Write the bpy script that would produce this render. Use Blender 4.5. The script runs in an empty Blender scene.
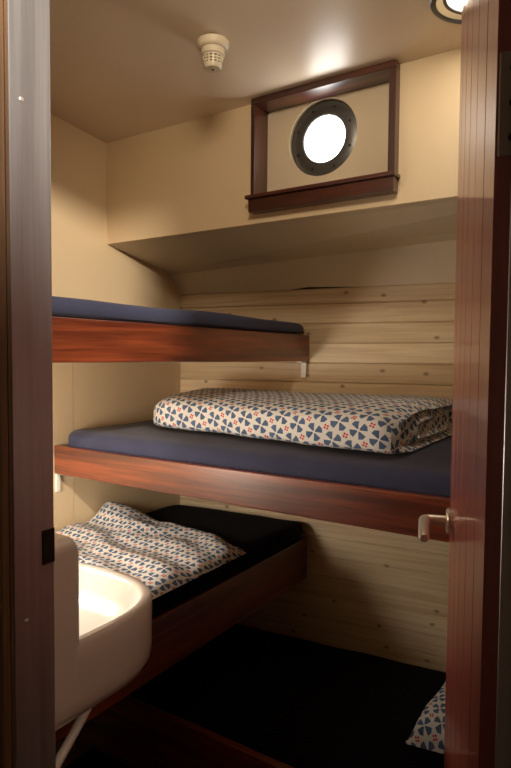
import bpy, bmesh, math, random
from mathutils import Vector, Matrix, noise

random.seed(4)
C = bpy.context.scene.collection
PI = math.pi

# ------------------------------------------------------------------ geometry constants (metres)
YB = 1.584                                   # upper cabin wall, the one with the porthole
HK = 0.1255                                  # the hull runs away at a slight angle
def hull_y(x): return 2.013 + HK * x
def ceil_z(y): return 2.295 + 0.0968 * (YB - y)
ROOM_X = 2.02
DOOR_Y0, DOOR_Y1 = 0.49, 0.56                # bulkhead with the doorway
OPEN_X0, OPEN_X1, OPEN_Z = 0.985, 1.622, 2.25

# ------------------------------------------------------------------ mesh builder
class MB:
    def __init__(self):
        self.v = []; self.f = []; self.uv = {}; self.smooth = set()
    def add(self, verts, faces, smooth=False, uvs=None):
        o = len(self.v)
        self.v += [tuple(p) for p in verts]
        for k, f in enumerate(faces):
            if smooth: self.smooth.add(len(self.f))
            if uvs: self.uv[len(self.f)] = uvs[k]
            self.f.append([i + o for i in f])
        return self
    def box(self, lo, hi, bev=0.0, seg=2):
        bm = bmesh.new()
        bmesh.ops.create_cube(bm, size=1)
        for v in bm.verts:
            v.co = Vector([lo[i] + (v.co[i] + .5) * (hi[i] - lo[i]) for i in range(3)])
        if bev > 0:
            bmesh.ops.bevel(bm, geom=bm.edges[:], offset=bev, segments=seg, profile=.5, affect='EDGES')
        bm.verts.index_update()
        self.add([v.co[:] for v in bm.verts], [[v.index for v in f.verts] for f in bm.faces])
        bm.free(); return self
    def loft(self, rings, cap0=True, cap1=True, smooth=True, uvs=None):
        n = len(rings[0]); vs = [p for r in rings for p in r]; fs = []; us = []
        for i in range(len(rings) - 1):
            for j in range(n):
                k = (j + 1) % n
                fs.append([i * n + j, i * n + k, (i + 1) * n + k, (i + 1) * n + j])
                if uvs:
                    us.append([uvs[i][j], uvs[i][j + 1], uvs[i + 1][j + 1], uvs[i + 1][j]])
        if cap0:
            fs.append(list(range(n))[::-1])
            if uvs: us.append([uvs[0][j] for j in range(n)][::-1])
        if cap1:
            fs.append([(len(rings) - 1) * n + j for j in range(n)])
            if uvs: us.append([uvs[-1][j] for j in range(n)])
        return self.add(vs, fs, smooth, us if uvs else None)
    def lathe(self, prof, origin, axis='z', n=40, cap0=True, cap1=True, smooth=True):
        rings = []
        for r, h in prof:
            ring = []
            for k in range(n):
                a = 2 * PI * k / n
                if axis == 'z': p = (origin[0] + r * math.cos(a), origin[1] + r * math.sin(a), origin[2] + h)
                elif axis == 'y': p = (origin[0] + r * math.cos(a), origin[1] + h, origin[2] + r * math.sin(a))
                else: p = (origin[0] + h, origin[1] + r * math.cos(a), origin[2] + r * math.sin(a))
                ring.append(p)
            rings.append(ring)
        return self.loft(rings, cap0, cap1, smooth)
    def annulus(self, prof, origin, axis='y', n=64):          # closed profile turned into a ring
        m = len(prof); vs = []; fs = []
        for k in range(n):
            a = 2 * PI * k / n
            for r, h in prof:
                if axis == 'y': vs.append((origin[0] + r * math.cos(a), origin[1] + h, origin[2] + r * math.sin(a)))
                else: vs.append((origin[0] + r * math.cos(a), origin[1] + r * math.sin(a), origin[2] + h))
        for k in range(n):
            k2 = (k + 1) % n
            for i in range(m):
                j = (i + 1) % m
                fs.append([k * m + i, k * m + j, k2 * m + j, k2 * m + i])
        return self.add(vs, fs, True)
    def tube(self, pts, r, n=16):
        pts = [Vector(p) for p in pts]; rings = []; up = None
        for i, p in enumerate(pts):
            t = (pts[min(i + 1, len(pts) - 1)] - pts[max(i - 1, 0)]).normalized()
            if up is None:
                up = Vector((0, 0, 1)) if abs(t.z) < .9 else Vector((1, 0, 0))
            side = t.cross(up).normalized(); up = side.cross(t).normalized()
            rr = r[i] if isinstance(r, (list, tuple)) else r
            rings.append([p + rr * (math.cos(2 * PI * k / n) * side + math.sin(2 * PI * k / n) * up) for k in range(n)])
        return self.loft(rings)
    def prism(self, poly, z0, z1):                              # xy polygon pushed up in z
        n = len(poly)
        vs = [(x, y, z0) for x, y in poly] + [(x, y, z1) for x, y in poly]
        fs = [[i, (i + 1) % n, n + (i + 1) % n, n + i] for i in range(n)]
        fs += [list(range(n))[::-1], [n + i for i in range(n)]]
        return self.add(vs, fs)
    def warp(self, fn):
        self.v = [tuple(fn(*p)) for p in self.v]; return self
    def build(self, name, mat, parent=None, auto=True):
        off = Vector((0, 0, 0))
        if parent is not None and not parent.get('_local'):
            q = parent
            while q is not None:
                off += q.location; q = q.parent
        me = bpy.data.meshes.new(name)
        me.from_pydata([tuple(Vector(p) - off) for p in self.v], [], self.f)
        if self.uv:
            lay = me.uv_layers.new(name='UVMap')
            for pi, poly in enumerate(me.polygons):
                if pi in self.uv:
                    for li, uv in zip(poly.loop_indices, self.uv[pi]): lay.data[li].uv = uv
        for pi in self.smooth: me.polygons[pi].use_smooth = True
        bm = bmesh.new(); bm.from_mesh(me); bmesh.ops.recalc_face_normals(bm, faces=bm.faces[:]); bm.to_mesh(me); bm.free()
        if self.smooth: me.set_sharp_from_angle(angle=math.radians(42))
        me.materials.append(mat)
        o = bpy.data.objects.new(name, me); C.objects.link(o)
        if parent is not None: o.parent = parent
        return o

def tag(o, label, cat, group=None, kind=None):
    o['label'] = label; o['category'] = cat
    if group: o['group'] = group
    if kind: o['kind'] = kind
    return o
def thing(name, label, cat, loc=(0, 0, 0), group=None, kind=None):
    o = bpy.data.objects.new(name, None); C.objects.link(o)
    o.location = loc; o.empty_display_size = .05
    return tag(o, label, cat, group, kind)

# ------------------------------------------------------------------ materials
class NT:
    def __init__(self, name):
        self.m = bpy.data.materials.new(name); self.m.use_nodes = True
        self.t = self.m.node_tree; self.b = self.t.nodes['Principled BSDF']
    def n(self, typ, **kw):
        x = self.t.nodes.new(typ)
        for k, v in kw.items():
            if k.startswith('_'): x.inputs[int(k[1:])].default_value = v
            else: setattr(x, k, v)
        return x
    def l(self, a, b): self.t.links.new(a, b)
    def set(self, **kw):
        for k, v in kw.items(): self.b.inputs[k.replace('_', ' ')].default_value = v
    def math(self, op, a, b=None):
        x = self.n('ShaderNodeMath', operation=op)
        for i, s in enumerate((a, b)):
            if s is None: continue
            if isinstance(s, (int, float)): x.inputs[i].default_value = s
            else: self.l(s, x.inputs[i])
        return x.outputs[0]
    def mix(self, fac, a, b, blend='MIX'):
        x = self.n('ShaderNodeMix', data_type='RGBA', blend_type=blend)
        for s, k in ((fac, 0), (a, 6), (b, 7)):
            if isinstance(s, (int, float)): x.inputs[k].default_value = s
            elif isinstance(s, tuple): x.inputs[k].default_value = s
            else: self.l(s, x.inputs[k])
        return x.outputs[2]
    def bump(self, h, strength=.2, dist=.01):
        b = self.n('ShaderNodeBump'); b.inputs['Strength'].default_value = strength; b.inputs['Distance'].default_value = dist
        self.l(h, b.inputs['Height']); self.l(b.outputs[0], self.b.inputs['Normal'])
def c4(r, g, b): return (r, g, b, 1)

def paint(name, col, rough=.5, var=.06, bump=.08, nscale=6, metallic=0, coat=0):
    t = NT(name); co = t.n('ShaderNodeTexCoord')
    nz = t.n('ShaderNodeTexNoise'); nz.inputs['Scale'].default_value = nscale; nz.inputs['Detail'].default_value = 4
    t.l(co.outputs['Object'], nz.inputs['Vector'])
    dark = tuple(c * (1 - var * 2) for c in col)
    t.l(t.mix(nz.outputs[0], c4(*dark), c4(*[min(1, c * (1 + var)) for c in col])), t.b.inputs['Base Color'])
    t.set(Roughness=rough, Metallic=metallic, Coat_Weight=coat)
    if bump:
        n2 = t.n('ShaderNodeTexNoise'); n2.inputs['Scale'].default_value = nscale * 6
        t.l(co.outputs['Object'], n2.inputs['Vector']); t.bump(n2.outputs[0], bump, .004)
    return t.m

def wood(name, axis, dark, light, rough=.3, coat=1.0, coat_rough=.30, fine=1.0, streak=.6):
    t = NT(name); co = t.n('ShaderNodeTexCoord')
    def stretched(s_long, s_cross, detail, dist):
        mp = t.n('ShaderNodeMapping'); s = [s_cross] * 3; s[axis] = s_long
        mp.inputs['Scale'].default_value = s
        t.l(co.outputs['Object'], mp.inputs['Vector'])
        nz = t.n('ShaderNodeTexNoise'); nz.inputs['Scale'].default_value = 1; nz.inputs['Detail'].default_value = detail
        nz.inputs['Distortion'].default_value = dist
        t.l(mp.outputs[0], nz.inputs['Vector']); return nz.outputs[0]
    a = stretched(2.2, 34 * fine, 5, .6); b = stretched(5, 190 * fine, 3, .2)
    r = t.n('ShaderNodeValToRGB'); t.l(a, r.inputs[0])
    r.color_ramp.elements[0].position = .34; r.color_ramp.elements[0].color = c4(*dark)
    r.color_ramp.elements[1].position = .66; r.color_ramp.elements[1].color = c4(*light)
    r2 = t.n('ShaderNodeValToRGB'); t.l(b, r2.inputs[0])
    r2.color_ramp.elements[0].position = .35; r2.color_ramp.elements[0].color = c4(.45, .45, .45)
    r2.color_ramp.elements[1].position = .62; r2.color_ramp.elements[1].color = c4(1, 1, 1)
    t.l(t.mix(streak, r.outputs[0], r2.outputs[0], 'MULTIPLY'), t.b.inputs['Base Color'])
    t.set(Roughness=rough, Coat_Weight=coat, Coat_Roughness=coat_rough)
    t.bump(a, .03, .004)
    return t.m

def pine(name):
    t = NT(name); co = t.n('ShaderNodeTexCoord'); sep = t.n('ShaderNodeSeparateXYZ'); t.l(co.outputs['Object'], sep.inputs[0])
    idx = t.math('FLOOR', t.math('DIVIDE', t.math('SUBTRACT', sep.outputs[2], PLANK_Z0), PLANK_H))
    wn = t.n('ShaderNodeTexWhiteNoise', noise_dimensions='1D'); t.l(idx, wn.inputs['W'])
    off = t.math('MULTIPLY', wn.outputs[0], 9)
    cb = t.n('ShaderNodeCombineXYZ'); t.l(t.math('ADD', t.math('MULTIPLY', sep.outputs[0], 1.6), off), cb.inputs[0]); t.l(t.math('MULTIPLY', sep.outputs[2], 55), cb.inputs[2])
    nz = t.n('ShaderNodeTexNoise'); nz.inputs['Scale'].default_value = 1; nz.inputs['Detail'].default_value = 4; nz.inputs['Distortion'].default_value = 1.0
    t.l(cb.outputs[0], nz.inputs['Vector'])
    r = t.n('ShaderNodeValToRGB'); t.l(nz.outputs[0], r.inputs[0])
    r.color_ramp.elements[0].position = .3; r.color_ramp.elements[0].color = c4(.70, .50, .29)
    r.color_ramp.elements[1].position = .6; r.color_ramp.elements[1].color = c4(.88, .70, .46)
    tint = t.mix(wn.outputs[0], c4(.86, .84, .80), c4(1, 1, 1))
    col = t.mix(1.0, r.outputs[0], tint, 'MULTIPLY')
    # sparse knots
    cb2 = t.n('ShaderNodeCombineXYZ'); t.l(t.math('MULTIPLY', sep.outputs[0], 6.3), cb2.inputs[0]); t.l(t.math('MULTIPLY', sep.outputs[2], 9.5), cb2.inputs[1])
    vo = t.n('ShaderNodeTexVoronoi', voronoi_dimensions='2D'); vo.inputs['Scale'].default_value = 1; t.l(cb2.outputs[0], vo.inputs['Vector'])
    vs = t.n('ShaderNodeSeparateColor'); t.l(vo.outputs['Color'], vs.inputs[0])
    k = t.n('ShaderNodeMapRange', clamp=True); t.l(vo.outputs['Distance'], k.inputs[0])
    k.inputs[1].default_value = .03; k.inputs[2].default_value = .085; k.inputs[3].default_value = 1; k.inputs[4].default_value = 0
    sel = t.math('GREATER_THAN', vs.outputs[0], .45)
    t.l(t.mix(t.math('MULTIPLY', t.math('MULTIPLY', k.outputs[0], sel), .75), col, c4(.22, .12, .05)), t.b.inputs['Base Color'])
    t.set(Roughness=.45, Coat_Weight=.15, Coat_Roughness=.3); t.bump(nz.outputs[0], .08, .004)
    return t.m

def fabric(name, col, rough=.95, sheen=.15):
    t = NT(name); co = t.n('ShaderNodeTexCoord')
    nz = t.n('ShaderNodeTexNoise'); nz.inputs['Scale'].default_value = 9; nz.inputs['Detail'].default_value = 5
    t.l(co.outputs['Object'], nz.inputs['Vector'])
    t.l(t.mix(nz.outputs[0], c4(*[c * .8 for c in col]), c4(*[c * 1.15 for c in col])), t.b.inputs['Base Color'])
    t.set(Roughness=rough, Sheen_Weight=sheen, Specular_IOR_Level=.2)
    t.bump(nz.outputs[0], .15, .01); return t.m

def tulip_print(name, cell=.040, ang=.45):
    """white cotton with blue four-petalled blossoms and red four-dot motifs on alternate cells"""
    t = NT(name); uv = t.n('ShaderNodeUVMap', uv_map='UVMap')
    mp = t.n('ShaderNodeMapping'); mp.inputs['Rotation'].default_value = (0, 0, ang); mp.inputs['Scale'].default_value = (1 / cell, 1 / cell, 1)
    t.l(uv.outputs[0], mp.inputs[0]); s = t.n('ShaderNodeSeparateXYZ'); t.l(mp.outputs[0], s.inputs[0])
    fu, fv = t.math('FLOOR', s.outputs[0]), t.math('FLOOR', s.outputs[1])
    u = t.math('ABSOLUTE', t.math('SUBTRACT', t.math('SUBTRACT', s.outputs[0], fu), .5))
    v = t.math('ABSOLUTE', t.math('SUBTRACT', t.math('SUBTRACT', s.outputs[1], fv), .5))
    par = t.math('FLOORED_MODULO', t.math('ADD', fu, fv), 2)
    even = t.math('LESS_THAN', par, .5); odd = t.math('GREATER_THAN', par, .5)
    mx, mn = t.math('MAXIMUM', u, v), t.math('MINIMUM', u, v)
    # petals: wedges on the cell's axes, widening outwards
    # in the neighbouring cells the petal tips of the nearest blossom reach in
    m_ = t.math('ABSOLUTE', t.math('SUBTRACT', mx, odd))
    wid = t.math('MINIMUM', t.math('MULTIPLY', m_, .50), t.math('MULTIPLY', t.math('SUBTRACT', .66, m_), 2.6))
    pet = t.math('MULTIPLY', t.math('LESS_THAN', mn, wid), t.math('GREATER_THAN', m_, .10))
    r1 = t.math('MULTIPLY', t.math('LESS_THAN', t.math('ABSOLUTE', t.math('SUBTRACT', mx, .13)), .07), t.math('LESS_THAN', mn, .065))
    red = t.math('MULTIPLY', r1, odd)
    nz = t.n('ShaderNodeTexNoise'); nz.inputs['Scale'].default_value = .35; t.l(mp.outputs[0], nz.inputs['Vector'])
    blue = t.mix(nz.outputs[0], c4(.065, .11, .22), c4(.14, .22, .36))
    col = t.mix(pet, c4(.82, .81, .77), blue); col = t.mix(red, col, c4(.62, .045, .04))
    t.l(col, t.b.inputs['Base Color']); t.set(Roughness=.9, Specular_IOR_Level=.2)
    return t.m

def metal_brushed(name, col, rough=.35):
    t = NT(name); co = t.n('ShaderNodeTexCoord'); mp = t.n('ShaderNodeMapping'); mp.inputs['Scale'].default_value = (90, 90, 2.5)
    t.l(co.outputs['Object'], mp.inputs[0]); nz = t.n('ShaderNodeTexNoise'); nz.inputs['Scale'].default_value = 1; nz.inputs['Detail'].default_value = 5
    t.l(mp.outputs[0], nz.inputs['Vector'])
    t.l(t.mix(nz.outputs[0], c4(*[c * .6 for c in col]), c4(*[min(1, c * 1.25) for c in col])), t.b.inputs['Base Color'])
    rr = t.n('ShaderNodeMapRange'); t.l(nz.outputs[0], rr.inputs[0]); rr.inputs[3].default_value = rough - .1; rr.inputs[4].default_value = rough + .12
    t.l(rr.outputs[0], t.b.inputs['Roughness']); t.set(Metallic=.72); t.bump(nz.outputs[0], .06, .003); return t.m

def solid(name, col, rough=.4, metallic=0, coat=0):
    t = NT(name); t.set(Base_Color=c4(*col), Roughness=rough, Metallic=metallic, Coat_Weight=coat); return t.m
def glow(name, col, strength):
    t = NT(name); t.set(Base_Color=c4(.8, .8, .8), Emission_Color=c4(*col), Emission_Strength=strength, Roughness=.2); return t.m

PLANK_Z0, PLANK_H = 0.01, 0.0772
M = dict(
    wall=paint('cream_wall_paint', (.80, .62, .385), .42, .03, .05, 3),
    ceiling=paint('glossy_ceiling_paint', (.82, .67, .50), .31, .03, .04, 3),
    panel=paint('matt_cream_panel', (.74, .61, .42), .5, .04, .05, 3),
    corridor=paint('corridor_paint', (.34, .25, .17), .5, .05, .06, 3),
    brown=wood('brown_passage_panel', 2, (.13, .07, .035), (.20, .115, .06), rough=.5, coat=.1),
    floor=paint('dark_linoleum', (.02, .016, .014), .5, .1, .05, 12),
    pine=pine('varnished_pine'),
    dark=solid('dark_gap', (.01, .008, .006), .9),
    mah_x=wood('mahogany_along_x', 0, (.10, .016, .007), (.33, .068, .022)),
    mah_y=wood('mahogany_along_y', 1, (.10, .016, .007), (.33, .068, .022)),
    mah_z=wood('mahogany_door', 2, (.30, .062, .042), (.40, .095, .062), rough=.42, coat=.6, coat_rough=.10, fine=.7, streak=.3),
    frame_wood=wood('window_mahogany', 0, (.04, .010, .006), (.11, .027, .012), rough=.35, coat=.5, coat_rough=.22),
    frame_wood_z=wood('window_mahogany_upright', 2, (.04, .010, .006), (.11, .027, .012), rough=.35, coat=.5, coat_rough=.22),
    ply=wood('plywood_slab', 0, (.35, .24, .13), (.5, .36, .2), rough=.6, coat=0),
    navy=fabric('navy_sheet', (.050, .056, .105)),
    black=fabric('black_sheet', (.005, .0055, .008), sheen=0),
    print=tulip_print('blossom_print'),
    print2=tulip_print('blossom_print_small', .034, .9),
    metal=metal_brushed('brushed_door_frame', (.46, .46, .48)),
    steel=solid('satin_steel', (.80, .74, .66), .36, .75),
    bronze=paint('dark_bronze', (.13, .127, .12), .35, .1, .05, 20, .6),
    white=solid('white_enamel', (.9, .89, .85), .35),
    plastic=paint('ivory_plastic', (.72, .62, .44), .45, .03, 0, 6),
    hinge=paint('brown_hinge_metal', (.36, .28, .20), .45, .1, .05, 20, .35),
    hole=solid('dark_hole', (.01, .01, .01), .8),
    ceramic=solid('white_ceramic', (.80, .74, .66), .16, 0, .6),
    chrome=solid('chrome_ring', (.6, .6, .6), .18, 1),
    blackring=solid('black_ring', (.012, .012, .013), .3),
    day=glow('bright_daylight_glass', (1, .97, .92), 11),
    lampglass=glow('lit_lamp_glass', (1, .93, .8), 7),
    tubeglass=glow('lit_tube_glass', (1, .8, .55), 4),
    latch=solid('dark_latch_metal', (.03, .024, .018), .4, .6),
)

# ------------------------------------------------------------------ the setting
def struct(name, mb, mat, label, cat, parent=None):
    o = mb.build(name, mat, parent)
    if parent is None: tag(o, label, cat, kind='structure')
    return o

YC = -1.15                                    # far side of the corridor
m = MB().box((-.06, YC - .06, -.05), (3.2, 2.4, 0))
struct('floor', m, M['floor'], 'dark floor below the bunks', 'floor')

m = MB()                                      # sloping deckhead
vs = []
for dz in (0, .04):
    for x, y in ((-.06, DOOR_Y1 - .03), (ROOM_X + .06, DOOR_Y1 - .03), (ROOM_X + .06, YB + .10), (-.06, YB + .10)):
        vs.append((x, y, ceil_z(y) + dz))
m.add(vs, [[0, 1, 2, 3], [4, 5, 6, 7], [0, 1, 5, 4], [1, 2, 6, 5], [2, 3, 7, 6], [3, 0, 4, 7]])
struct('ceiling', m, M['ceiling'], 'glossy cream ceiling sloping down to the porthole wall', 'ceiling')

m = MB()
m.box((-.05, DOOR_Y1, 0), (0, 1.4185, 1.5)).box((-.05, 1.4205, 0), (0, 2.3, 1.5)).box((-.05, DOOR_Y1, 1.5), (0, 2.3, 2.5)).box((-.05, 1.41, 0), (-.004, 1.43, 1.499))
struct('wall_left', m, M['wall'], 'cream panelled wall at the left ends of the bunks', 'wall')
struct('wall_right', MB().box((ROOM_X, DOOR_Y1, 0), (ROOM_X + .05, 2.4, 2.5)), M['wall'], 'cream wall behind the open door', 'wall')

# window opening in the upper wall
WX0, WX1, WZ0, WZ1 = .684, 1.115, 2.0, 2.279
PANEL_Y = 1.632
m = MB(); T = .10
ZS = 1.9206
zc = ceil_z(YB) + .02
m.box((0, YB, ZS), (WX0 - .01, YB + .02, zc)).box((WX1 + .01, YB, ZS), (ROOM_X, YB + .02, zc))
m.box((WX0 - .01, YB, ZS), (WX1 + .01, YB + .02, WZ0 - .012)).box((WX0 - .01, YB, WZ1 + .01), (WX1 + .01, YB + .02, zc))
struct('wall_back', m, M['wall'], 'upper cream wall around the framed porthole', 'wall')

# soffit running back to the hull and the short sloping panel below it
def strip(a, b, t):                           # thin slab between two profile points (y,z as functions of x)
    vs = []
    for x in (0, ROOM_X):
        ya, za = a(x); yb, zb = b(x)
        n = Vector((yb - ya, zb - za)); n = Vector((-n.y, n.x)).normalized() * t
        vs += [(x, ya, za), (x, yb, zb), (x, yb + n.x, zb + n.y), (x, ya + n.x, za + n.y)]
    return vs, [[0, 1, 5, 4], [1, 2, 6, 5], [2, 3, 7, 6], [3, 0, 4, 7], [0, 1, 2, 3], [4, 5, 6, 7]]
back = lambda x: (1.956 + HK * x, 1.8488 + .0519 * x)
m = MB(); m.add(*strip(lambda x: (YB, ZS), back, .015))
struct('trim_1', m, M['panel'], 'sloping grey-cream soffit under the porthole wall', 'soffit')
m = MB()
NX = 24
top = [back(i / NX * ROOM_X) for i in range(NX + 1)]
vs = []
for i in range(NX + 1):
    x = i / NX * ROOM_X
    g = .0085 * math.exp(-((x - .56) / .17) ** 2) if x > .53 else .0        # warped lower edge leaves a gap
    yb, zb = hull_y(x) - .004, 1.7685 + g + (.0 if x < .5 else .0)
    ya, za = top[i]
    vs += [(x, ya, za), (x, yb, zb), (x, yb + .012, zb), (x, ya + .012, za)]
fs = []
for i in range(NX):
    for a, b in ((0, 1), (1, 2), (2, 3), (3, 0)): fs.append([4 * i + a, 4 * i + b, 4 * i + 4 + b, 4 * i + 4 + a])
m.add(vs, fs)
struct('trim_2', m, M['panel'], 'narrow cream panel between soffit and pine planking', 'panel')

m = MB()                                      # pine planking with V-joints, all one lining
k = 0; z = PLANK_Z0
zs = []
while z < 1.76:
    zs.append((z, min(z + PLANK_H, 1.7695))); z += PLANK_H
ch = .0035
for z0, z1 in zs:
    prof = [(0.0, z0 + ch), (0.0, z1 - ch), (ch * 1.1, z1 - .0003), (.02, z1 - .0003), (.02, z0 + .0003), (ch * 1.1, z0 + .0003)]
    rings = [[(x, y, zz) for y, zz in prof] for x in (0, ROOM_X)]
    m.loft(rings, smooth=False)
m.warp(lambda x, y, z: (x, y + hull_y(x), z))
struct('wall_hull', m, M['pine'], 'varnished pine planking lining the hull behind the bunks', 'wall')
m = MB().box((-.05, .03, 0), (ROOM_X + .05, .05, 2.3)).warp(lambda x, y, z: (x, y + hull_y(x), z))
struct('trim_3', m, M['dark'], 'dark backing glimpsed through the gap above the planks', 'backing')

# bulkhead with the doorway
m = MB()
JX0, JX1 = .93, 1.665
m.box((-.05, DOOR_Y0, 0), (JX0, DOOR_Y1, 2.5)).box((-.05, .480, 0), (.928, .492, 2.5)).box((JX1, DOOR_Y0, 0), (3.2, DOOR_Y1, 2.5)).box((JX0, DOOR_Y0, OPEN_Z + .045), (JX1, DOOR_Y1, 2.5))
struct('wall_front', m, M['wall'], 'bulkhead holding the metal door frame', 'wall')

def jamb(name, x_stop, x_reb, x_back, label):
    s = 1 if x_stop > x_back else -1
    r = thing(name, label, 'door frame', (x_back, .525, 0), kind='structure')
    b = MB()
    lo, hi = sorted((x_back, x_stop)); b.box((lo, .484, 0), (hi, .5205, OPEN_Z), .0008, 1)
    lo, hi = sorted((x_back, x_reb)); b.box((lo, .5205, 0), (hi, .5605, OPEN_Z), .0025, 2)
    b.build('jamb_profile', M['metal'], r)
    return r
lj = jamb('trim_4', .9995, .986, .93, 'brushed metal door frame upright at the left edge')
rng = random.Random(3)
sp = MB().box((.9852, .5385, 1.195), (.9875, .5600, 1.246), .0006, 1)
spo = sp.build('strike_plate', M['latch'], lj)
MB().box((.9873, .5405, 1.206), (.9882, .5525, 1.236)).build('latch_slot', M['hole'], spo)
for zz in (1.84, 1.13):
    MB().lathe([(.0035, 0), (.0035, .001), (.002, .0018)], (.9992, .502, zz), 'x', 12).build('screw', M['steel'], lj)
jamb('trim_5', 1.6155, 1.632, 1.665, 'grey metal door frame upright at the right edge')
b = MB().box((JX0, .484, OPEN_Z), (JX1, .5605, OPEN_Z + .045), .002, 1)
tag(b.build('trim_6', M['metal']), 'metal door head above the doorway', 'door frame', kind='structure')

struct('trim_7', MB().box((-.01, .466, 0), (.9975, .4795, 2.45), .002, 1).box((-.01, .4795, 0), (.9975, .4838, 2.45)), M['brown'], 'brown wall panel on the passage side of the door frame', 'panel')
# corridor shell (behind the camera)
struct('wall_corridor_left', MB().box((-.06, YC, 0), (-.01, DOOR_Y0, 2.45)), M['corridor'], 'end wall of the passage left of the doorway', 'wall')
struct('wall_corridor_right', MB().box((3.15, YC, 0), (3.2, DOOR_Y0, 2.45)), M['corridor'], 'end wall of the passage right of the doorway', 'wall')
struct('wall_corridor', MB().box((-.06, YC - .05, 0), (3.2, YC, 2.45)), M['corridor'], 'passage wall facing the cabin doorway', 'wall')
struct('ceiling_corridor', MB().box((-.06, YC - .05, 2.45), (3.2, DOOR_Y1, 2.5)), M['corridor'], 'passage ceiling outside the cabin', 'ceiling')

# ------------------------------------------------------------------ framed porthole
w = thing('window_1', 'round dark-rimmed porthole in a mahogany box frame', 'window', (.895, YB, 1.955), kind='structure')
FY = 1.553                                    # front of the frame, proud of the wall
FZ1 = 2.2965; FX0, FX1 = .670, 1.135
fr = MB().box((FX0, FY, WZ0 - .002), (WX0, PANEL_Y, FZ1 - .0195), .002).build('frame_upright', M['frame_wood_z'], w)
MB().box((WX1, FY, WZ0 - .002), (FX1, PANEL_Y, FZ1 - .0195), .002).build('frame_upright', M['frame_wood_z'], w)
MB().box((FX0, FY, FZ1 - .0195), (FX1, PANEL_Y, FZ1), .002).build('frame_head', M['frame_wood'], w)
MB().box((FX0 - .012, FY - .016, 1.988), (FX1 + .006, PANEL_Y, 2.0), .003).build('sill', M['frame_wood'], w)
MB().box((FX0 - .004, FY - .006, 1.949), (FX1, YB + .001, 1.988), .002).build('apron', M['frame_wood'], w)
# recessed panel with a round hole
PCX, PCZ, PR_ = .877, 2.165, .113
m = MB(); n = 64; R1 = PR_ + .0015
out = []; inn = []
for k in range(n):
    a = 2 * PI * k / n + PI / 4
    d = Vector((math.cos(a), math.sin(a))); 
    # ray to rectangle
    ts = []
    if abs(d.x) > 1e-6: ts.append(((WX1 + .004 if d.x > 0 else WX0 - .004) - PCX) / d.x)
    if abs(d.y) > 1e-6: ts.append(((WZ1 + .004 if d.y > 0 else WZ0 - .006) - PCZ) / d.y)
    t_ = min(ts); out.append((PCX + d.x * t_, PCZ + d.y * t_)); inn.append((PCX + d.x * R1, PCZ + d.y * R1))
vs = [(x, PANEL_Y, z) for x, z in out] + [(x, PANEL_Y, z) for x, z in inn] + [(x, PANEL_Y + .03, z) for x, z in inn] + [(x, PANEL_Y + .03, z) for x, z in out]
fs = []
for k in range(n):
    j = (k + 1) % n
    fs += [[k, j, n + j, n + k], [n + k, n + j, 2 * n + j, 2 * n + k], [2 * n + k, 2 * n + j, 3 * n + j, 3 * n + k]]
m.add(vs, fs); m.build('recessed_panel', M['panel'], w)
PY = PANEL_Y + .024
pr = MB().annulus([(PR_ + .001, .008), (PR_ + .001, -.010), (PR_ - .003, -.013), (.0725, -.013), (.0695, -.010), (.0695, .012), (PR_ - .02, .012)], (PCX, PY, PCZ)).build('porthole_ring', M['bronze'], w)
for k in range(8):
    a = 2 * PI * (k + .5) / 8
    MB().lathe([(.0042, 0), (.0042, -.003), (.002, -.0045)], (PCX + .094 * math.cos(a), PY - .0125, PCZ + .094 * math.sin(a)), 'y', 10).build('bolt', M['latch'], pr)
MB().lathe([(.0693, 0), (.0693, .004)], (PCX, PY - .007, PCZ), 'y', 64).build('glass', M['day'], w)

# ------------------------------------------------------------------ door leaf, ajar into the cabin (local: x along the leaf, +y the face seen)
DL = .645
d = thing('door_1', 'red mahogany plank door standing open into the cabin', 'door', (1.587, .566, .02), kind='structure')
d.rotation_euler = (0, 0, math.atan2(.956, -.292) + .002); d['_local'] = 1
poly = [(0, 0)]
for xg in (.10, .215, .33, .445, .56):
    poly += [(xg - .0035, 0), (xg, -.004), (xg + .0035, 0)]
poly += [(DL - .002, 0), (DL, -.002), (DL, -.038), (DL - .002, -.04), (0, -.04)]
MB().prism(poly, 0, 2.22).build('leaf', M['mah_z'], d)
def handle(side):
    y0 = 0 if side > 0 else -.04
    hx, hz = DL - .058, 1.172
    h = MB().lathe([(.024, 0), (.024, .006 * side), (.021, .009 * side), (.011, .0095 * side)], (hx, y0, hz), 'y', 32).build('handle_rosette', M['steel'], d)
    h['_local'] = 1
    pts = [(hx, y0 + side * .008, hz), (hx, y0 + side * .03, hz)]
    for k in range(7):
        a = k / 6 * PI / 2
        pts.append((hx - .012 * (1 - math.cos(a)), y0 + side * (.038 + .012 * math.sin(a)), hz))
    pts += [(hx - .05, y0 + side * .050, hz), (hx - .118, y0 + side * .050, hz), (hx - .126, y0 + side * .050, hz)]
    MB().tube(pts, [.0095] * (len(pts) - 1) + [.006], 18).build('lever', M['steel'], h)
handle(1); handle(-1)
for zz in (.35, 1.705):
    hg = MB().box((-.004, -.036, zz - .045), (.0, -.002, zz + .045), .001, 1).build('hinge', M['hinge'], d); hg['_local'] = 1
    for dz in (-.03, 0, .03):
        MB().lathe([(.004, 0), (.004, -.001), (.002, -.0016)], (-.004, -.014, zz + dz), 'x', 10).build('screw', M['latch'], hg)
MB().box((DL - .001, -.031, 1.03), (DL + .0012, -.009, 1.24), .0005, 1).build('lock_plate', M['steel'], d)

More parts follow.
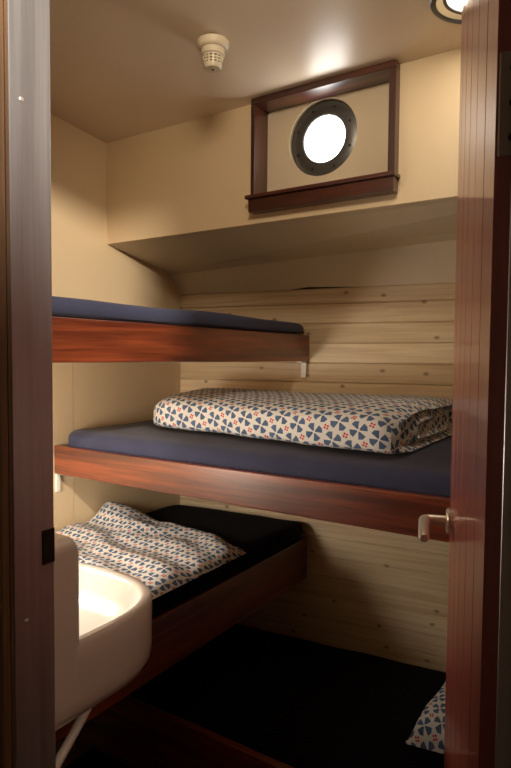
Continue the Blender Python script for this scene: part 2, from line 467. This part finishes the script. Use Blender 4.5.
# ------------------------------------------------------------------ soft boxes
def ticks(lo, hi, r, n):
    a = [lo + r * (1 - math.cos(i / 4 * PI / 2)) for i in range(4)]
    mid = [lo + r + (hi - lo - 2 * r) * i / n for i in range(n + 1)]
    return a + mid + [hi - (t - lo) for t in a[::-1]]
def soft_box(lo, hi, r, res, amp=.003, freq=5, seed=0, sag=None):
    m = MB()
    ax = [ticks(lo[i], hi[i], min(r, (hi[i] - lo[i]) / 2 - .001), max(2, int((hi[i] - lo[i]) / res))) for i in range(3)]
    inner_lo = [lo[i] + r for i in range(3)]; inner_hi = [hi[i] - r for i in range(3)]
    idx = {}
    def vert(p):
        key = tuple(round(c, 6) for c in p)
        if key in idx: return idx[key]
        q = Vector([min(max(p[i], inner_lo[i]), inner_hi[i]) if inner_hi[i] > inner_lo[i] else (lo[i] + hi[i]) / 2 for i in range(3)])
        dlt = Vector(p) - q
        pos = q + dlt.normalized() * min(r, dlt.length) if dlt.length > 1e-9 else Vector(p)
        nrm = dlt.normalized() if dlt.length > 1e-9 else Vector((0, 0, 1))
        h = noise.fractal(pos * freq + Vector((seed, seed * 2, 0)), 1.0, 2.0, 3)
        if p[2] > lo[2] + 1e-6: pos += nrm * amp * h
        if sag: pos.z += sag(pos) * (pos.z - lo[2]) / (hi[2] - lo[2])
        pos.z = max(pos.z, lo[2])
        idx[key] = len(m.v); m.v.append(tuple(pos)); return idx[key]
    for a in range(3):
        b, c = [(1, 2), (2, 0), (0, 1)][a]
        for side in (0, -1):
            pa = ax[a][side]
            for i in range(len(ax[b]) - 1):
                for j in range(len(ax[c]) - 1):
                    q = []
                    for (ii, jj) in ((i, j), (i + 1, j), (i + 1, j + 1), (i, j + 1)):
                        p = [0, 0, 0]; p[a] = pa; p[b] = ax[b][ii]; p[c] = ax[c][jj]; q.append(vert(p))
                    if side == 0: q.reverse()
                    m.smooth.add(len(m.f)); m.f.append(q)
    return m
def skew_back(y0, depth):                     # stretch the back edge to follow the hull
    return lambda x, y, z: (x, y0 + (y - y0) / depth * (hull_y(x) - .012 - y0), z)

# ------------------------------------------------------------------ bunks
def side_bunk(name, label, z0, z1, zplat, y_start):
    W = .605
    r = thing(name, label, 'bunk', (.3, 1.3, z0), 'mahogany fronted bunks')
    yend = lambda x: hull_y(x) - .003
    MB().box((W - .022, y_start, z0), (W, yend(W - .022), z1), .003).build('front_board', M['mah_y'], r)
    MB().box((W - .040, yend(W) - .085, z0 + .001), (W + .0003, yend(W) - .0005, z1 - .0005), .002).build('end_block', M['mah_y'], r)
    m = MB().box((.002, y_start, zplat - .018), (W - .0225, 1.0, zplat - .0005))
    sk = skew_back(y_start, 1.0 - y_start); m.warp(sk); m.build('platform', M['ply'], r)
    return r
def cross_bunk(name, label, z0, z1, zplat, yf):
    r = thing(name, label, 'bunk', (1.0, 1.7, z0), 'mahogany fronted bunks')
    MB().box((.003, yf, z0), (ROOM_X - .003, yf + .024, z1), .004, 3).build('front_board', M['mah_x'], r)
    m = MB().box((.002, yf + .0245, zplat - .018), (ROOM_X - .002, 1.8, zplat)); m.warp(skew_back(yf + .0245, 1.8 - yf - .0245)); m.build('platform', M['ply'], r)
    return r
Y0S = DOOR_Y1 + .004
ub = side_bunk('bunk', 'topmost bunk along the left wall with red-brown front board', 1.482, 1.586, 1.586, Y0S)
MB().box((.578, 2.066, 1.4185), (.600, 2.072, 1.4818), .001, 1).box((.578, 2.03, 1.4765), (.600, 2.07, 1.4818)).build('white_bracket', M['white'], ub)
lb = side_bunk('bunk', 'low bunk along the left wall behind the washbasin, dark front board', .607, .772, .772, Y0S)
mb_ = cross_bunk('bunk', 'middle bunk across the back wall, glossy front board lit in the centre', 1.0852, 1.1838, 1.135, 1.3324)
MB().box((.001, 1.337, 1.020), (.012, 1.352, 1.0848), .001, 1).build('white_bracket', M['white'], mb_)
bb = cross_bunk('bunk', 'lowest bunk across the back wall, near the floor in the dark', .17, .392, .27, 1.3324)

G = 'bunk mattresses'
def mattress(label, lo, hi, r, mat, skew, amp=.003, seed=0, sag=None):
    m = soft_box(lo, hi, r, .035, amp, 5, seed, sag)
    if skew: m.warp(skew)
    return tag(m.build('mattress', mat), label, 'mattress', G)
mattress('navy mattress on the topmost left bunk', (.006, Y0S + .004, 1.5875), (.598, 1.0, 1.632), .02, M['navy'], skew_back(Y0S + .004, 1.0 - Y0S - .004), .004, 1,
         lambda p: -.16 * max(0, p.y - .85) ** 2 * 2 + .004 * math.sin(p.y * 9) + .003 * math.sin(p.y * 37 + p.x * 15))
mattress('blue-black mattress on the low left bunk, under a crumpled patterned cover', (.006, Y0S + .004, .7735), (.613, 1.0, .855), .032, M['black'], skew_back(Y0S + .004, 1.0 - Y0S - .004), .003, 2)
mattress('navy mattress on the middle bunk under a folded patterned duvet', (.02, 1.362, 1.1355), (ROOM_X - .01, 1.8, 1.237), .03, M['navy'], skew_back(1.362, 1.8 - 1.362), .003, 3)
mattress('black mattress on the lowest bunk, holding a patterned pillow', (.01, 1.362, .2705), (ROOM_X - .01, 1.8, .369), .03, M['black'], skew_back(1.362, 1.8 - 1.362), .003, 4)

# ------------------------------------------------------------------ bedding
def sweep(stations, nseg=56):
    """stations: (x, yc, half width, z base, height, roundness). Closed cushion section, UV in metres."""
    rings = []; lens = []
    for (x, yc, a, zb, h, p, lean) in stations:
        ring = []
        for k in range(nseg):
            th = 2 * PI * k / nseg - PI / 2
            c, s = math.cos(th), math.sin(th)
            yy = a * math.copysign(abs(c) ** p, c)
            zz = h * .5 * math.copysign(abs(s) ** (p if s > 0 else p * .42), s)
            ring.append(Vector((x + lean * (yy / max(a, .01)), yc + yy, zb + h * .5 + zz)))
        rings.append(ring)
    return rings
def cushion(rings, amp, freq, seed, zmin):
    uvs = []
    L = 0; prev = None
    for ring in rings:
        cen = sum(ring, Vector()) / len(ring)
        row = []; s = 0
        n = len(ring)
        if prev is not None: L += max((ring[k] - prev[k]).length for k in range(0, n, 7)) * .9
        for k in range(n + 1):
            row.append((L, s)); s += (ring[(k + 1) % n] - ring[k % n]).length
        uvs.append(row); prev = ring
    # displace
    for ring in rings:
        cen = sum(ring, Vector()) / len(ring)
        for i, p in enumerate(ring):
            dn = (p - cen); dn.x = 0
            if dn.length > 1e-6:
                dn.normalize()
                q = p + dn * amp * noise.fractal(p * freq + Vector((seed, 0, seed)), 1, 2, 3)
                q.z = max(q.z, zmin)
                ring[i] = q
    # make v spacing equal per metre using the longest ring
    big = max(range(len(uvs)), key=lambda i: uvs[i][-1][1])
    ref = [v for _, v in uvs[big]]
    uvs = [[(row[0][0], ref[k]) for k in range(len(ref))] for row in uvs]
    m = MB(); m.loft(rings, True, True, True, uvs); return m

st = []
N = 46
for i in range(N + 1):
    t = i / N
    x = .20 + .985 * t
    yf = 1.530 - .130 * max(0, (t - .1) / .9) ** 1.2                    # front edge comes slightly forward to the right
    yr = hull_y(x) - .012
    a = (yr - yf) / 2; yc = (yr + yf) / 2
    e = min(1, max(.02, t / .16)); s = (1 - (1 - e) ** 2.2) ** .55        # tapering closed end
    h = .130 * (.28 + .72 * s) * (1 + .02 * math.sin(t * 9))
    e2 = min(1, (1 - t) / .05); s2 = (1 - (1 - e2) ** 2) ** .5
    st.append((x, yc + a * (1 - s) * .12, a * (.55 + .45 * s) * (.95 + .05 * s2), 1.2415, h * (.86 + .14 * s2), .62, .0))
rings = sweep(st)
m = cushion(rings, .012, 4.2, 3, 1.2415)
end = rings[-1]; cen = sum(end, Vector()) / len(end)
caps = [end]
for dx, sc in ((.010, .93), (.004, .84), (-.012, .74), (-.006, .60), (.004, .45), (-.004, .3), (-.012, .14)):
    ring = []
    for p in end:
        q = cen + (p - cen) * sc
        q.x += dx + .012 * noise.noise(Vector((q.y * 14, q.z * 30, 5)))
        q.z = max(q.z, 1.2415); ring.append(q)
    caps.append(ring)
cu = [[(r_[k % len(r_)].y * 1.0 + .3, r_[k % len(r_)].z) for k in range(len(r_) + 1)] for r_ in caps]
# drop the flat cap the sweep put there, then close with the folded one
m.f.pop(); m.uv.pop(len(m.f), None); m.smooth.discard(len(m.f))
m.loft(caps, False, True, True, cu)
tag(m.build('duvet', M['print']), 'thick folded duvet with blue and red blossom print on the middle bunk', 'duvet', 'patterned bed covers')

# crumpled cover on the low left bunk
m = MB(); NX_, NY_ = 54, 60; vs = []; fs = []; us = []
def cover_top(u, v):
    x = .02 + .628 * u
    y = 1.03 + (v) * (.625 - .065 * u + .012 * math.sin(u * 11))
    edge = min(1, min(u * 8 + .5, (1 - u) * 11, v * 10, (1 - v) * 12))
    rnd = (1 - (1 - max(0, edge)) ** 2) ** .5
    h = .036 * rnd
    h += .055 * math.exp(-((x - .07) / .15) ** 2 - ((y - 1.555) / .06) ** 2)
    h += .022 * math.exp(-((x - .28) / .10) ** 2 - ((y - 1.50 - .15 * (x - .28)) / .035) ** 2)
    h += rnd * .010 * noise.fractal(Vector((x * 7, y * 7, 2)), 1, 2, 3)
    h += rnd * .006 * math.sin((y * 46 + x * 12) + 3 * noise.noise(Vector((x * 5, y * 5, 7))))
    return Vector((x, y, .8575 + max(.001, h)))
for j in range(NY_ + 1):
    for i in range(NX_ + 1): vs.append(cover_top(i / NX_, j / NY_))
tp = len(vs)
for j in range(NY_ + 1):
    for i in range(NX_ + 1):
        p = vs[j * (NX_ + 1) + i]; vs.append(Vector((p.x, p.y, .8575)))
UU = {}; W_ = NX_ + 1
for j in range(NY_ + 1):
    acc = 0
    for i in range(W_):
        if i: acc += (vs[j * W_ + i] - vs[j * W_ + i - 1]).length
        UU[j * W_ + i] = [acc, 0]
for i in range(W_):
    acc = 0
    for j in range(NY_ + 1):
        if j: acc += (vs[j * W_ + i] - vs[(j - 1) * W_ + i]).length
        UU[j * W_ + i][1] = acc
def uvp(k): return tuple(UU[k])
for j in range(NY_):
    for i in range(NX_):
        q = [j * (NX_ + 1) + i, j * (NX_ + 1) + i + 1, (j + 1) * (NX_ + 1) + i + 1, (j + 1) * (NX_ + 1) + i]
        fs.append(q); us.append([uvp(k) for k in q])
        q2 = [k + tp for k in q[::-1]]; fs.append(q2); us.append([uvp(k - tp) for k in q2])
rim = [i for i in range(NX_ + 1)] + [j * (NX_ + 1) + NX_ for j in range(1, NY_ + 1)] + [NY_ * (NX_ + 1) + i for i in range(NX_ - 1, -1, -1)] + [j * (NX_ + 1) for j in range(NY_ - 1, 0, -1)]
for a, b in zip(rim, rim[1:] + rim[:1]):
    fs.append([a, a + tp, b + tp, b]); us.append([uvp(a), uvp(a), uvp(b), uvp(b)])
m.add(vs, fs, True, us)
tag(m.build('duvet', M['print2']), 'flat crumpled cover with small blossom print on the low left bunk', 'duvet', 'patterned bed covers')

# pillow at the right end of the lowest bunk
m = MB(); NU = 36; vs = []; fs = []; us = []
def pil(u, v, sgn):
    x = 1.17 + .58 * u + .02 * math.sin(v * 3); y = 1.645 + (.45) * v + .02 * (u - .5)
    pin = 1 - .035 * (4 * u * (1 - u)) 
    ex = (4 * u * (1 - u)) ** .5 * (4 * v * (1 - v)) ** .5
    cx = .5 - u; y += .035 * (1 - 4 * u * (1 - u)) * 0 + .03 * (.5 - v) * (4 * u * (1 - u)) * -1 * -1
    x += .03 * (.5 - u) * (4 * v * (1 - v))
    z = .372 + .055 + sgn * (.055 if sgn < 0 else .105) * ex ** .8 + .004 * noise.noise(Vector((x * 9, y * 9, sgn)))
    if ex < .25: z -= .045 * (1 - ex / .25)
    return Vector((x, y, max(.3715, z)))
for sgn in (1, -1):
    o = len(vs)
    for j in range(NU + 1):
        for i in range(NU + 1): vs.append(pil(i / NU, j / NU, sgn))
    for j in range(NU):
        for i in range(NU):
            q = [o + j * (NU + 1) + i, o + j * (NU + 1) + i + 1, o + (j + 1) * (NU + 1) + i + 1, o + (j + 1) * (NU + 1) + i]
            fs.append(q if sgn > 0 else q[::-1]); 
            us.append([(vs[k].x * 1.1, vs[k].y * 1.1 + vs[k].z * .6) for k in (q if sgn > 0 else q[::-1])])
m.add(vs, fs, True, us)
tag(m.build('pillow', M['print']), 'white blossom-print pillow on the lowest bunk beside the door', 'pillow')

# ------------------------------------------------------------------ washbasin on the bulkhead, jutting into the cabin
BX, BHW, BY0, BYC, BL = .682, .218, DOOR_Y1 + .002, .745, .217
ws = thing('washbasin', 'white ceramic washbasin with raised back ledge by the door frame', 'washbasin', (BX, BY0, .85))
def outline(scale_in=0.0, z=1.0, yb=BY0, n=40):
    pts = []
    hw, L = BHW - scale_in, BL - scale_in
    y0 = yb
    pts.append((BX + hw, y0, z)); 
    for k in range(1, 6): pts.append((BX + hw, y0 + (BYC - y0) * k / 6, z))
    for k in range(n + 1):
        a = PI * k / n
        c, s = math.cos(a), math.sin(a)
        pts.append((BX + hw * math.copysign(abs(c) ** .72, c), BYC + L * abs(s) ** .72, z))
    for k in range(5, 0, -1): pts.append((BX - hw, y0 + (BYC - y0) * k / 6, z))
    pts.append((BX - hw, y0, z))
    return pts
def foot(pts, d):                              # underside lifts on the bunk side, clear of the mattress
    return [(x, y, z + .022 * max(0, min(1, (BX - x + .05) / .12))) for x, y, z in pts]
LEDGE_Y = .680
RZ = 1.0
prof = [(.09, .852), (.045, .852), (.020, .8545), (.007, .863), (.001, .880), (0, .905), (0, .96), (.0, RZ - .010), (.002, RZ - .004), (.006, RZ), (.016, RZ + .0005)]
rings = []
for s_, z_ in prof: rings.append(foot(outline(s_, z_), 0) if z_ < .9 else outline(s_, z_))
inner = [(.021, RZ - .002, .0), (.025, RZ - .010, 0), (.034, RZ - .045, 0), (.055, RZ - .080, 0), (.09, RZ - .098, 0), (.13, RZ - .105, 0)]
for s_, z_, _ in inner: rings.append(outline(s_, z_, LEDGE_Y - .006 + s_ * .5))
m = MB(); m.loft(rings)
body = m.build('basin_bowl', M['ceramic'], ws)
MB().lathe([(.02, 0), (.02, .002), (.014, .0025), (.006, .0015)], (BX, .80, RZ - .1048), 'z', 24).build('drain', M['chrome'], ws)
# raised ledge at the back: rounded upright block flush with the sides
def ledge_ring(y, inset, top):
    x0, x1 = BX - BHW + inset, BX + BHW - inset
    zb = RZ - .060; r = .022; x0 -= .0006; x1 += .0006; pts = []
    pts += [(x0, y, zb), (x1, y, zb)]
    for k in range(9):
        a = k / 8 * PI / 2; pts.append((x1 - r + r * math.cos(a), y, top - r + r * math.sin(a)))
    for k in range(9):
        a = PI / 2 + k / 8 * PI / 2; pts.append((x0 + r + r * math.cos(a), y, top - r + r * math.sin(a)))
    return pts
LT = 1.187
m = MB(); rg = [ledge_ring(BY0, 0.0, LT), ledge_ring(LEDGE_Y - .016, 0.0, LT)]
for k in range(1, 7):
    a = k / 6 * PI / 2; rg.append(ledge_ring(LEDGE_Y - .016 + .016 * math.sin(a), .003 * (1 - math.cos(a)), LT - .014 * (1 - math.cos(a))))
m.loft(rg); m.build('back_ledge', M['ceramic'], ws)
tp_ = MB().lathe([(.022, 0), (.022, .006), (.016, .01), (.016, .05), (.012, .056)], (BX, .618, LT), 'z', 24).build('tap', M['chrome'], ws)
MB().tube([(BX, .62, LT + .04), (BX, .66, LT + .05), (BX, .71, LT + .045), (BX, .735, LT + .03)], .009, 14).build('spout', M['chrome'], tp_)
m = MB().tube([(.872, .72, .853), (.877, .70, .840), (.884, .60, .758), (.885, .585, .735), (.885, .580, .70), (.885, .580, 0.001)], .0085, 16)
m.build('waste_pipe', M['white'], ws)

# ------------------------------------------------------------------ small fittings
cy = 1.272; dc = (.735, cy, ceil_z(cy) - .003)
sd = thing('smoke_detector', 'small ivory smoke detector on the ceiling', 'smoke detector', dc)
MB().lathe([(.042, .004), (.042, -.004), (.040, -.012), (.036, -.016), (.031, -.017)], dc, 'z', 40).build('base', M['plastic'], sd)
MB().lathe([(.031, -.0165), (.031, -.031), (.029, -.033)], dc, 'z', 40).build('collar', M['plastic'], sd)
hd = MB().lathe([(.0215, -.033), (.0215, -.058), (.010, -.0625)], dc, 'z', 32).build('core', M['hole'], sd)
m = MB(); m.lathe([(.0285, -.033), (.024, -.059), (.021, -.064), (.006, -.0655)], dc, 'z', 40)
m = MB()
for zz, rr in ((-.034, .0285), (-.041, .0272), (-.048, .0260), (-.055, .0248)):
    m.annulus([(rr, zz), (rr - .0006, zz - .0038), (rr - .006, zz - .0038), (rr - .006, zz)], dc, 'z', 40)
for k in range(14):
    a = 2 * PI * k / 14
    ca, sa = math.cos(a), math.sin(a)
    t = .0022
    q = []
    for rr, zz in ((.0283, -.034), (.0205, -.034), (.0205, -.0605), (.0238, -.0605)):
        for sg in (-1, 1): q.append((dc[0] + rr * ca - sg * t * sa, dc[1] + rr * sa + sg * t * ca, dc[2] + zz))
    m.add(q, [[0, 2, 4, 6], [1, 3, 5, 7], [0, 1, 3, 2], [2, 3, 5, 4], [4, 5, 7, 6], [6, 7, 1, 0]])
m.build('cage', M['plastic'], sd)
MB().lathe([(.0242, -.0590), (.0235, -.0625), (.021, -.066), (.004, -.067)], dc, 'z', 40).build('cap', M['plastic'], sd)
MB().lathe([(.0028, -.0665), (.0028, -.0685)], dc, 'z', 12).build('indicator', M['hole'], sd)

lx, ly = 1.384, 1.393; lc = (lx, ly, ceil_z(ly) - .002)
cl = thing('ceiling_light', 'round ceiling light in a black ring above the door', 'light', lc)
MB().annulus([(.108, .008), (.108, -.012), (.103, -.016), (.095, -.016), (.095, .008)], lc, 'z').build('outer_ring', M['blackring'], cl)
MB().annulus([(.095, .008), (.095, -.012), (.080, -.007), (.080, .008)], lc, 'z').build('inner_ring', M['chrome'], cl)
MB().annulus([(.080, .008), (.080, -.0075), (.072, -.0075), (.072, .008)], lc, 'z').build('glass_seal', M['blackring'], cl)
MB().lathe([(.072, .006), (.072, -.004), (.05, -.006)], lc, 'z', 48).build('glass', M['lampglass'], cl)

BLX, BLY, BLZ = .33, .612, 1.20
bl = thing('wall_light', 'small reading lamp on the bulkhead at the foot of the low left bunk', 'light', (BLX, DOOR_Y1, BLZ - .03))
MB().box((BLX - .06, DOOR_Y1 + .001, BLZ - .03), (BLX + .06, DOOR_Y1 + .022, BLZ + .03), .004).build('back_plate', M['white'], bl)
MB().tube([(BLX - .05, BLY, BLZ), (BLX + .05, BLY, BLZ)], .028, 20).build('lamp_shade', M['tubeglass'], bl)
CLX, CLY = 2.25, -.02  # lamp inferred from its light; spot form added to keep low parts dark
co_ = thing('unseen_spot', 'unseen lamp with an added spot cone in the passage outside the cabin', 'light', (CLX, CLY, 2.45))
MB().lathe([(.05, 0), (.05, -.012), (.012, -.016), (.012, -.05)], (CLX, CLY, 2.45), 'z', 32).build('base', M['white'], co_)
MB().tube([(CLX + .095, CLY - .070, 2.432), (CLX, CLY, 2.39), (CLX - .03, CLY + .02, 2.378)], [.035, .042, .045], 24).build('lamp_head', M['white'], co_)

PLX, PLY = 2.85, -.10  # added lamp out of view, brightens the near side of the washbasin
pl = thing('ceiling_light', 'added unseen fill lamp at the right end of the passage', 'light', (PLX, PLY, 2.45))
MB().lathe([(.11, 0), (.11, -.015), (.10, -.02)], (PLX, PLY, 2.45), 'z', 40).build('rim', M['white'], pl)
MB().lathe([(.095, -.0195), (.09, -.035), (.06, -.05), (.01, -.056)], (PLX, PLY, 2.45), 'z', 40).build('lamp_shade', M['tubeglass'], pl)
DLX, DLY = 1.22, .66  # added lamp out of view, lights the upper walls evenly
DLZ = ceil_z(DLY) - .055
dl = thing('unseen_spot', 'added unseen fill lamp inside the cabin just over the doorway', 'light', (DLX, DLY, ceil_z(DLY)))
MB().lathe([(.045, .004), (.045, -.012), (.012, -.016), (.012, -.05)], (DLX, DLY, ceil_z(DLY)), 'z', 32).build('base', M['white'], dl)
MB().tube([(DLX + .04, DLY - .075, DLZ + .012), (DLX, DLY, DLZ), (DLX - .02, DLY + .04, DLZ - .003)], [.028, .036, .04], 24).build('lamp_head', M['white'], dl)

# ------------------------------------------------------------------ light from those lamps, seen, inferred and added
def light(name, kind, loc, power, col, size, rot=(0, 0, 0)):
    l = bpy.data.lights.new(name, kind); l.energy = power; l.color = col
    if kind == 'AREA': l.shape = 'DISK'; l.size = size
    else: l.shadow_soft_size = size
    o = bpy.data.objects.new(name, l); o.location = loc; o.rotation_euler = rot; C.objects.link(o); return o
WARM = (1, .74, .46)
light('ceiling_light_glow', 'AREA', (lx, ly, lc[2] - .02), .6, (1, .86, .66), .12)
light('wall_light_glow', 'POINT', (BLX, BLY + .05, BLZ), 11.5, (1, .95, .88), .09)
def spot(name, loc, aim, power, col, size, deg, blend):
    o = light(name, 'SPOT', loc, power, col, size)
    o.data.spot_size = math.radians(deg); o.data.spot_blend = blend
    o.rotation_euler = (Vector(aim) - Vector(loc)).to_track_quat('-Z', 'Y').to_euler(); return o
spot('door_fill_glow', (DLX - .03, DLY + .06, DLZ - .005), (.75, 1.6, 2.02), 14.5, (1, .84, .64), .10, 104, 1.0)  # added fill, wide cone aimed at the upper back wall
spot('corridor_spotlight_glow', (CLX - .06, CLY + .04, 2.365), (.70, .95, 2.02), 190, (1, .87, .72), .035, 50, 1.0)  # cone shaped to reach the upper bunks and miss the low boards
light('passage_fill_glow', 'POINT', (PLX, PLY, 2.30), 6.5, (1, .82, .62), .07)  # added passage fill for the basin side

w_ = bpy.data.worlds.new('World'); bpy.context.scene.world = w_; w_.use_nodes = True
w_.node_tree.nodes['Background'].inputs[0].default_value = c4(.5, .5, .55); w_.node_tree.nodes['Background'].inputs[1].default_value = .05

# ------------------------------------------------------------------ camera
yw, pt, rl = math.radians(32.9002), math.radians(2.6786), math.radians(.468)
F = Vector((-math.sin(yw) * math.cos(pt), math.cos(yw) * math.cos(pt), -math.sin(pt)))
R = Vector((math.cos(yw), math.sin(yw), 0)); U = R.cross(F)
R2 = math.cos(rl) * R + math.sin(rl) * U; U2 = -math.sin(rl) * R + math.cos(rl) * U
cam = bpy.data.cameras.new('camera'); cam.sensor_fit = 'VERTICAL'; cam.sensor_height = 36; cam.lens = 36 * 588.99 / 768
cam.clip_start = .02
co = bpy.data.objects.new('camera', cam); C.objects.link(co)
mt = Matrix((R2, U2, -F)).transposed().to_4x4(); mt.translation = Vector((1.7, 0, 1.5)); co.matrix_world = mt
S = bpy.context.scene; S.camera = co
S.view_settings.view_transform = 'Standard'; S.view_settings.look = 'None'; S.view_settings.gamma = 1; S.view_settings.use_curve_mapping = False
S.view_settings.exposure = 0.2
for o in bpy.data.objects:
    if '_local' in o: del o['_local']
